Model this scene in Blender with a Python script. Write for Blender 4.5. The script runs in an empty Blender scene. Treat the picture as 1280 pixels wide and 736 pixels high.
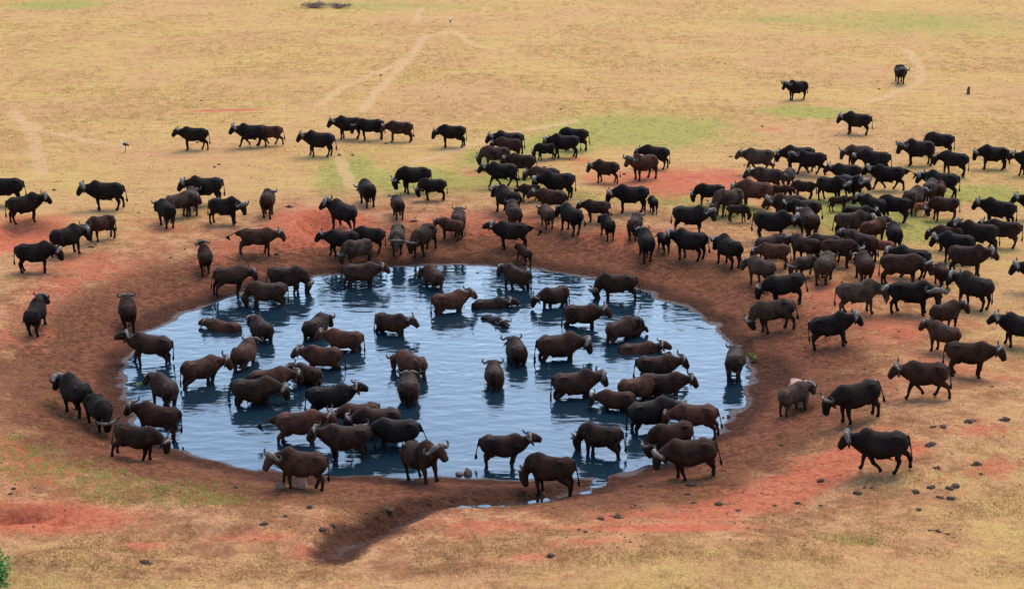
import bpy, bmesh, math, random
import numpy as np
from mathutils import Vector, Matrix
random.seed(7); rng = np.random.default_rng(11)
sc = bpy.context.scene
R = math.radians
# ------------------------------------------------------------------ camera, sky, sun, exposure
CAM_H, PITCH, FPX, IW, IH = 22.3, R(17.5), 1960.0, 1280.0, 736.0
cam_d = bpy.data.cameras.new('camera'); cam = bpy.data.objects.new('camera', cam_d); sc.collection.objects.link(cam)
cam.location = (0, 0, CAM_H); cam.rotation_euler = (R(90) - PITCH, 0, 0)
cam_d.sensor_width = 36; cam_d.lens = FPX / IW * 36; cam_d.clip_end = 8000; cam_d.clip_start = 1
sc.camera = cam
SUN_EL, SUN_AZ = R(56), R(24)            # azimuth measured from +Y towards +X
world = bpy.data.worlds.new('World'); sc.world = world; world.use_nodes = True
wn = world.node_tree; wn.nodes.clear()
sky = wn.nodes.new('ShaderNodeTexSky'); sky.sky_type = 'NISHITA'; sky.sun_disc = False
sky.sun_elevation = SUN_EL; sky.sun_rotation = SUN_AZ; sky.air_density = 1.25; sky.dust_density = .7; sky.ozone_density = 1.0
bg = wn.nodes.new('ShaderNodeBackground'); bg.inputs['Strength'].default_value = 0.15
wo = wn.nodes.new('ShaderNodeOutputWorld')
wn.links.new(sky.outputs[0], bg.inputs[0]); wn.links.new(bg.outputs[0], wo.inputs[0])
sun_d = bpy.data.lights.new('sun', 'SUN'); sun_d.energy = 1.5; sun_d.angle = R(42); sun_d.color = (1, .87, .70)
sun = bpy.data.objects.new('sun', sun_d); sc.collection.objects.link(sun)
sdir = Vector((math.sin(SUN_AZ) * math.cos(SUN_EL), math.cos(SUN_AZ) * math.cos(SUN_EL), math.sin(SUN_EL)))
sun.rotation_euler = sdir.to_track_quat('Z', 'Y').to_euler(); sun.location = (60, 0, 60)
sc.view_settings.view_transform = 'Standard'; sc.view_settings.look = 'None'
sc.view_settings.gamma = 1; sc.view_settings.exposure = 1.25
sc.cycles.max_bounces = 6; sc.cycles.use_denoising = True

# ------------------------------------------------------------------ helpers
def link(o, parent=None):
    sc.collection.objects.link(o)
    if parent is not None: o.parent = parent
    return o
def tag(o, label=None, cat=None, group=None, kind=None):
    if label: o['label'] = label
    if cat: o['category'] = cat
    if group: o['group'] = group
    if kind: o['kind'] = kind
    return o
def sm(x, a, b):
    t = np.clip((np.asarray(x, float) - a) / (b - a), 0, 1); return t * t * (3 - 2 * t)
def ray(px, py):
    d = np.array([(px - IW / 2) / FPX, 1.0, -(py - IH / 2) / FPX])
    c, s = math.cos(PITCH), math.sin(PITCH)
    return np.array([d[0], d[1] * c + d[2] * s, -d[1] * s + d[2] * c])
def on_plane(px, py, z=0.0):
    d = ray(px, py); t = (z - CAM_H) / d[2]
    return np.array([d[0] * t, d[1] * t])
_lat = rng.random((256, 256))
def vnoise(x, y):
    xi = np.floor(x).astype(int); yi = np.floor(y).astype(int); fx = x - xi; fy = y - yi
    fx = fx * fx * (3 - 2 * fx); fy = fy * fy * (3 - 2 * fy)
    g = lambda i, j: _lat[i & 255, j & 255]
    return (g(xi, yi) * (1 - fx) + g(xi + 1, yi) * fx) * (1 - fy) + (g(xi, yi + 1) * (1 - fx) + g(xi + 1, yi + 1) * fx) * fy
def fbm(x, y, o=4):
    v = 0; a = .5; t = 0
    for k in range(o):
        v = v + a * vnoise(x * 2 ** k + 17.3 * k, y * 2 ** k + 9.1 * k); t += a; a *= .5
    return v / t

# ------------------------------------------------------------------ lie of the land
ZW = -1.25
shore_px = [(540,333),(480,336),(430,342),(380,351),(330,361),(270,378),(215,400),(178,430),(158,465),(160,500),(185,548),(250,572),
            (330,585),(440,592),(560,597),(660,594),(730,598),(790,590),(840,572),(880,548),(918,515),(938,480),(926,450),(900,418),(858,388),(800,364),(720,345),(640,336)]
shore = np.array([on_plane(x, y, ZW) for x, y in shore_px])
PC = (shore.min(0) + shore.max(0)) / 2
_th = np.arctan2(shore[:, 1] - PC[1], shore[:, 0] - PC[0]); _rr = np.hypot(shore[:, 0] - PC[0], shore[:, 1] - PC[1])
_o = np.argsort(_th); _th = _th[_o]; _rr = _rr[_o]
_tt = np.linspace(-math.pi, math.pi, 721)
_rt = np.interp(_tt, np.concatenate([_th - 2 * math.pi, _th, _th + 2 * math.pi]), np.tile(_rr, 3))
_k = np.ones(21) / 21
_rt = np.convolve(np.concatenate([_rt[-41:-1], _rt, _rt[1:41]]), _k, 'same')[40:-40]
def pond_d(x, y):
    th = np.arctan2(y - PC[1], x - PC[0]); r = np.hypot(x - PC[0], y - PC[1])
    return r - np.interp(th, _tt, _rt) + 1.1 * (fbm(x * .8, y * .8, 3) - .5)
def ell(px, py, rx, ry, z=0.0):      # a patch on the ground: centre and half axes in metres
    c = on_plane(px, py, z); e = on_plane(px + rx, py, z); n = on_plane(px, py - ry, z); s = on_plane(px, py + ry, z)
    return c[0], (n[1] + s[1]) / 2, e[0] - c[0], (n[1] - s[1]) / 2
PITS = [ell(20,292,75,24) + (.55,), ell(396,277,30,12) + (.95,), ell(28,307,24,8) + (.55,), ell(20,410,40,14) + (.3,), ell(15,650,95,12) + (.5,), ell(75,657,30,7) + (.2,), ell(250,670,90,10) + (.15,)]
MOUNDS = [ell(880,720,260,55) + (.8,), ell(160,600,170,50) + (.5,), ell(1180,560,170,80) + (.7,), ell(330,650,100,25) + (.25,), ell(60,720,150,25) + (.7,)]
chan = np.array([on_plane(x, y, -1.0) for x, y in [(755,592),(728,608),(690,620),(640,628),(580,632),(540,641),(505,660),(475,676),(452,688),(440,702),(430,716),(424,728)]])
def seg_dist(x, y, pl):
    best = np.full(np.shape(x), 1e9); bt = np.zeros(np.shape(x)); acc = 0
    for a, b in zip(pl[:-1], pl[1:]):
        ab = b - a; L = np.hypot(*ab); t = np.clip(((x - a[0]) * ab[0] + (y - a[1]) * ab[1]) / L ** 2, 0, 1)
        d = np.hypot(x - a[0] - t * ab[0], y - a[1] - t * ab[1]); m = d < best
        best = np.where(m, d, best); bt = np.where(m, acc + t * L, bt); acc += L
    return best, bt
CH_L = sum(np.hypot(*(b - a)) for a, b in zip(chan[:-1], chan[1:]))
def chan_z(t): return ZW + .02 + .028 * t
def terrain(x, y):
    x = np.asarray(x, float); y = np.asarray(y, float)
    d = pond_d(x, y); dp = np.maximum(d, 0)
    plain = .5 * (fbm(x * .03 + 5, y * .03, 3) - .5) + .16 * (fbm(x * .25, y * .25, 3) - .5)
    plain = plain * sm(d, 0, 8)
    for cx, cy, rx, ry, h in MOUNDS: plain = plain + h * np.exp(-((x - cx) / rx) ** 2 - ((y - cy) / ry) ** 2)
    for cx, cy, rx, ry, h in PITS:
        q = np.hypot((x - cx) / rx, (y - cy) / ry) + .9 * (fbm(x * .45 + 11, y * .45, 3) - .5); plain = plain - h * (1 - sm(q, .25, 1)) + .15 * h * np.exp(-((q - 1.15) / .25) ** 2)
    up = 1 - np.exp(-(dp / 4.2) ** 1.25)
    bed = ZW - .46 * (1 - np.exp(np.minimum(d, 0) / 2.2))
    z = np.where(d < 0, bed, ZW + up * (plain - ZW))
    cd, ct = seg_dist(x, y, chan)
    w = np.exp(-(cd / (.35 + .8 * fbm(x * .9 + 7, y * .9, 3))) ** 2) * sm(d, -1.2, .3) * (1 - .85 * sm(ct, CH_L - 3.2, CH_L - .1))
    z = z * (1 - w) + (chan_z(ct) - .03) * w
    rough = .05 + .13 * (1 - sm(dp, 2, 9)) * sm(dp, .1, 1.2) + .16 * w
    near = 1 - sm(np.hypot(x, y - 70), 60, 110)
    return z + near * rough * (fbm(x * 1.9, y * 1.9, 3) - .5) * sm(d, -.8, .8)
def at(px, py):
    """the ground (or pond) point seen at a pixel"""
    d = ray(px, py); t = np.linspace(38, 260, 900) / math.hypot(d[1], d[2])
    X, Y, Z = d[0] * t, d[1] * t, CAM_H + d[2] * t
    def h(X, Y):
        return np.where(pond_d(X, Y) < 0, ZW, terrain(X, Y))
    g = Z - h(X, Y); i = int(np.argmax(g < 0)) or 1
    f = g[i - 1] / (g[i - 1] - g[i])
    return X[i - 1] + f * (X[i] - X[i - 1]), Y[i - 1] + f * (Y[i] - Y[i - 1])

# ------------------------------------------------------------------ materials
def new_mat(name):
    m = bpy.data.materials.new(name); m.use_nodes = True; nt = m.node_tree
    b = nt.nodes['Principled BSDF']; return m, nt, b
class NT:
    def __init__(s, nt): s.nt = nt
    def n(s, t, **kw):
        o = s.nt.nodes.new(t)
        for k, v in kw.items(): setattr(o, k, v)
        return o
    def l(s, a, b): s.nt.links.new(a, b)
    def noise(s, vec, scale, detail=4, rough=.55):
        o = s.n('ShaderNodeTexNoise'); o.inputs['Scale'].default_value = scale; o.inputs['Detail'].default_value = detail; o.inputs['Roughness'].default_value = rough
        s.l(vec, o.inputs['Vector']); return o.outputs['Fac']
    def math(s, op, a, b=None, c=None):
        o = s.n('ShaderNodeMath', operation=op)
        for i, v in enumerate((a, b, c)):
            if v is None: continue
            if isinstance(v, (int, float)): o.inputs[i].default_value = v
            else: s.l(v, o.inputs[i])
        return o.outputs[0]
    def ramp(s, f, a, b, lo=0., hi=1.):
        o = s.n('ShaderNodeMapRange', interpolation_type='SMOOTHSTEP'); s.l(f, o.inputs[0])
        o.inputs[1].default_value = a; o.inputs[2].default_value = b; o.inputs[3].default_value = lo; o.inputs[4].default_value = hi
        return o.outputs[0]
    def mix(s, f, a, b, mode='MIX'):
        o = s.n('ShaderNodeMix', data_type='RGBA', blend_type=mode)
        for i, v in ((0, f), (6, a), (7, b)):
            if isinstance(v, (int, float)): o.inputs[i].default_value = v
            elif isinstance(v, tuple): o.inputs[i].default_value = v + (1,) if len(v) == 3 else v
            else: s.l(v, o.inputs[i])
        return o.outputs[2]
    def attr(s, name, out='Fac'):
        o = s.n('ShaderNodeAttribute'); o.attribute_name = name; return o.outputs[out]
    def map(s, vec, scale):
        o = s.n('ShaderNodeMapping'); o.inputs['Scale'].default_value = scale; s.l(vec, o.inputs['Vector']); return o.outputs[0]
    def bump(s, h, strength, dist, normal=None):
        o = s.n('ShaderNodeBump'); o.inputs['Strength'].default_value = strength; o.inputs['Distance'].default_value = dist
        s.l(h, o.inputs['Height'])
        if normal is not None: s.l(normal, o.inputs['Normal'])
        return o.outputs[0]

def ground_mat():
    m, nt, b = new_mat('ground'); N = NT(nt)
    P = N.n('ShaderNodeNewGeometry').outputs['Position']
    big = N.noise(P, .07, 4); mid = N.noise(P, .5, 5, .6); fine = N.noise(P, 3.2, 6, .7); tiny = N.noise(P, 14, 4, .7)
    streak = N.noise(N.map(P, (.35, 1.6, 1)), .8, 5, .65)
    mk = N.n('ShaderNodeSeparateColor'); N.l(N.attr('mask', 'Color'), mk.inputs[0])
    red, green, track = mk.outputs[0], mk.outputs[1], mk.outputs[2]
    bank, wet, mud = N.attr('bank'), N.attr('wet'), N.attr('mud')
    def edge(f, amt=.55, a=.32, c=.68):
        j = N.math('ADD', f, N.math('MULTIPLY', N.math('SUBTRACT', N.math('ADD', N.math('MULTIPLY', mid, .38), N.math('ADD', N.math('MULTIPLY', fine, .37), N.math('MULTIPLY', tiny, .25))), .5), amt * 3.6))
        return N.ramp(j, a, c)
    col = N.mix(N.ramp(big, .35, .65), (.47, .262, .102), (.47, .305, .092))
    col = N.mix(N.ramp(streak, .42, .7), col, (.42, .205, .088))
    col = N.mix(N.ramp(mid, .55, .75, 0, .4), col, (.40, .25, .095))
    col = N.mix(edge(green, .5), col, N.mix(N.ramp(fine, .35, .65), (.23, .22, .045), (.36, .28, .07)))
    col = N.mix(N.math('MULTIPLY', edge(track, .5), .75), col, (.50, .30, .14))
    col = N.mix(N.math('MULTIPLY', edge(N.attr('tramp'), .4), .85), col, N.mix(N.ramp(N.noise(P, .9, 6, .75), .40, .60), (.23, .078, .036), (.45, .215, .100)))
    col = N.mix(edge(bank, .5), col, N.mix(N.ramp(fine, .35, .65), (.085, .024, .011), (.20, .068, .032)))
    col = N.mix(N.math('MULTIPLY', edge(red, .65, .38, .60), N.ramp(red, .30, .80, .40, .92)), col, N.mix(N.ramp(fine, .35, .65), (.40, .072, .036), (.48, .14, .065)))
    dk = N.math('MULTIPLY', N.ramp(N.noise(N.map(P, (.7, 1.3, 1)), 1.3, 8, .8), .52, .64), N.math('ADD', N.math('MULTIPLY', N.attr('tramp'), .55), .12))
    col = N.mix(dk, col, (.075, .042, .022))
    col = N.mix(edge(mud, .5), col, N.mix(N.ramp(fine, .4, .6), (.026, .0075, .004), (.060, .0185, .009)))
    col = N.mix(N.ramp(tiny, .42, .70, 0, .7), col, N.mix(.6, col, (.1, .05, .03)))
    lit = N.noise(N.map(P, (1, .55, 1)), 6.5, 8, .8)
    col = N.mix(N.math('MULTIPLY', N.ramp(lit, .52, .62, 0, .85), N.math('ADD', N.math('MULTIPLY', N.attr('tramp'), .9), .15)), col, N.mix(.75, col, (.06, .035, .018)))
    col = N.mix(N.ramp(lit, .43, .30, 0, .55), col, N.mix(.5, col, (.62, .43, .20)))
    wetf = edge(wet, .12)
    col = N.mix(wetf, col, (.045, .020, .016))
    N.l(col, b.inputs['Base Color'])
    ro = N.n('ShaderNodeMix'); N.l(wetf, ro.inputs[0]); ro.inputs[2].default_value = .9; ro.inputs[3].default_value = .5
    N.l(ro.outputs[0], b.inputs['Roughness']); N.l(N.math('ADD', N.math('MULTIPLY', wetf, .2), .06), b.inputs['Specular IOR Level'])
    h = N.math('ADD', N.math('MULTIPLY', fine, .7), N.math('MULTIPLY', tiny, .3))
    vo = N.n('ShaderNodeTexVoronoi'); vo.inputs['Scale'].default_value = 3.4; N.l(P, vo.inputs['Vector'])
    hoof = N.math('MULTIPLY', N.ramp(vo.outputs['Distance'], .05, .42), N.ramp(bank, .05, .6))
    N.l(N.bump(h, .8, .10, N.bump(hoof, .7, .09, N.bump(N.noise(P, 1.1, 6, .7), .5, .2))), b.inputs['Normal'])
    return m
def water_mat(name='water'):
    m, nt, b = new_mat(name); N = NT(nt)
    P = N.n('ShaderNodeNewGeometry').outputs['Position']
    b.inputs['Base Color'].default_value = (.008, .021, .032, 1); b.inputs['Roughness'].default_value = .03
    b.inputs['IOR'].default_value = 2.0
    w1 = N.noise(N.map(P, (.5, 1.2, 1)), 1.5, 2, .45); w2 = N.noise(N.map(P, (.8, 2.2, 1)), 4.2, 3, .55); w3 = N.noise(P, .35, 2)
    h = N.math('ADD', N.math('MULTIPLY', w1, .6), N.math('MULTIPLY', N.math('MULTIPLY', w2, .10), N.ramp(w3, .35, .65, .4, 1.0)))
    N.l(N.bump(h, 1.0, .07), b.inputs['Normal'])
    return m
def hide_mat():
    m, nt, b = new_mat('buffalo_hide'); N = NT(nt)
    oi = N.n('ShaderNodeObjectInfo'); tc = N.n('ShaderNodeTexCoord').outputs['Object']
    add = N.n('ShaderNodeVectorMath', operation='ADD'); N.l(tc, add.inputs[0])
    cr = N.n('ShaderNodeCombineXYZ'); N.l(N.math('MULTIPLY', oi.outputs['Random'], 37), cr.inputs[0]); N.l(N.math('MULTIPLY', oi.outputs['Random'], 91), cr.inputs[1]); N.l(cr.outputs[0], add.inputs[1])
    P = add.outputs[0]
    n1 = N.noise(P, 2.2, 5, .6); n2 = N.noise(P, 11, 4, .6); n3 = N.noise(P, 40, 3, .6)
    base = oi.outputs['Color']
    dark = N.mix(1.0, base, (.45, .42, .42), 'MULTIPLY'); light = N.mix(1.0, base, (2.3, 1.9, 1.7), 'MULTIPLY')
    col = N.mix(N.ramp(n1, .3, .7), dark, light)
    mudn = N.math('ADD', N.math('MULTIPLY', N.noise(P, 3.1, 6, .7), 1.0), N.math('MULTIPLY', oi.outputs['Random'], .16))
    col = N.mix(N.ramp(mudn, .58, .72, 0, .75), col, N.mix(1.0, base, (2.3, 1.8, 1.6), 'MULTIPLY'))
    col = N.mix(N.ramp(n2, .55, .75, 0, .4), col, N.mix(.35, base, (.06, .03, .02)))
    pale = N.attr('pale'); col = N.mix(N.math('MULTIPLY', pale, .8), col, (.07, .05, .04))
    dk = N.attr('dark'); col = N.mix(dk, col, (.006, .0045, .004))
    N.l(col, b.inputs['Base Color'])
    ro = N.n('ShaderNodeMapRange'); N.l(oi.outputs['Alpha'], ro.inputs[0]); ro.inputs[3].default_value = .42; ro.inputs[4].default_value = .68
    N.l(N.math('ADD', ro.outputs[0], N.math('MULTIPLY', n1, .12)), b.inputs['Roughness'])
    b.inputs['Specular IOR Level'].default_value = .07
    ribs = N.noise(N.map(tc, (9, 2.0, 1.2)), 1.0, 3, .5)
    N.l(N.bump(N.math('ADD', n2, N.math('MULTIPLY', n3, .4)), .5, .03, N.bump(ribs, .5, .06)), b.inputs['Normal'])
    return m
def plain(name, c, rough=.7, var=.35, scale=8., bump=.3, bd=.02):
    m, nt, b = new_mat(name); N = NT(nt); tc = N.n('ShaderNodeTexCoord').outputs['Object']
    n = N.noise(tc, scale, 5, .65)
    N.l(N.mix(N.ramp(n, .3, .7), tuple(v * (1 - var) for v in c), tuple(min(v * (1 + var), 1) for v in c)), b.inputs['Base Color'])
    b.inputs['Roughness'].default_value = rough; N.l(N.bump(n, bump, bd), b.inputs['Normal']); return m
def horn_mat():
    m, nt, b = new_mat('horn_keratin'); N = NT(nt); tc = N.n('ShaderNodeTexCoord').outputs['Object']
    sp = N.n('ShaderNodeSeparateXYZ'); N.l(tc, sp.inputs[0]); y = N.math('ABSOLUTE', sp.outputs[1]); n = N.noise(tc, 12, 5, .6)
    col = N.mix(N.ramp(N.math('ADD', y, N.math('MULTIPLY', n, .12)), .12, .34), (.14, .105, .085), (.055, .042, .036))
    N.l(N.mix(N.ramp(n, .4, .7, 0, .5), col, (.03, .023, .02)), b.inputs['Base Color']); b.inputs['Roughness'].default_value = .5; b.inputs['Specular IOR Level'].default_value = .3
    N.l(N.bump(n, .5, .02), b.inputs['Normal']); return m
def blade_mat(name, c0, c1, c2):
    m, nt, b = new_mat(name); N = NT(nt); r = N.attr('rnd')
    N.l(N.mix(N.ramp(r, .5, 1.), N.mix(N.ramp(r, 0, .5), c0, c1), c2), b.inputs['Base Color']); b.inputs['Roughness'].default_value = .8
    b.inputs['Specular IOR Level'].default_value = .15
    tr = N.n('ShaderNodeBsdfTranslucent'); N.l(b.inputs['Base Color'].links[0].from_socket, tr.inputs[0]); ms = N.n('ShaderNodeMixShader'); ms.inputs[0].default_value = .45
    N.l(b.outputs[0], ms.inputs[1]); N.l(tr.outputs[0], ms.inputs[2]); N.l(ms.outputs[0], nt.nodes['Material Output'].inputs['Surface'])
    return m
M = dict(ground=ground_mat(), water=water_mat(), hide=hide_mat(),
         horn=horn_mat(), eye=plain('eye_gloss', (.006, .005, .005), .15, .1),
         dung=plain('dung', (.068, .034, .02), .95, .6, 14, 1, .06), rock=plain('pinkish_rock', (.30, .155, .10), .8, .25, 4, .6, .05),
         brock=plain('brown_rock', (.13, .075, .05), .85, .35, 5, .6, .05), leaf=plain('green_leaf', (.06, .19, .025), .5, .5, 3),
         twig=plain('twig', (.12, .075, .05), .85), white=plain('white_feather', (.75, .73, .68), .8, .08), black=plain('black_feather', (.015, .015, .017), .6, .2),
         dryleaf=plain('dry_leaf', (.24, .15, .11), .85, .4, 3), weed=plain('weed_leaf', (.19, .19, .03), .7, .4, 3), bill=plain('bill', (.3, .1, .05), .5), stump=plain('stump_wood', (.05, .045, .035), .9))
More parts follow.
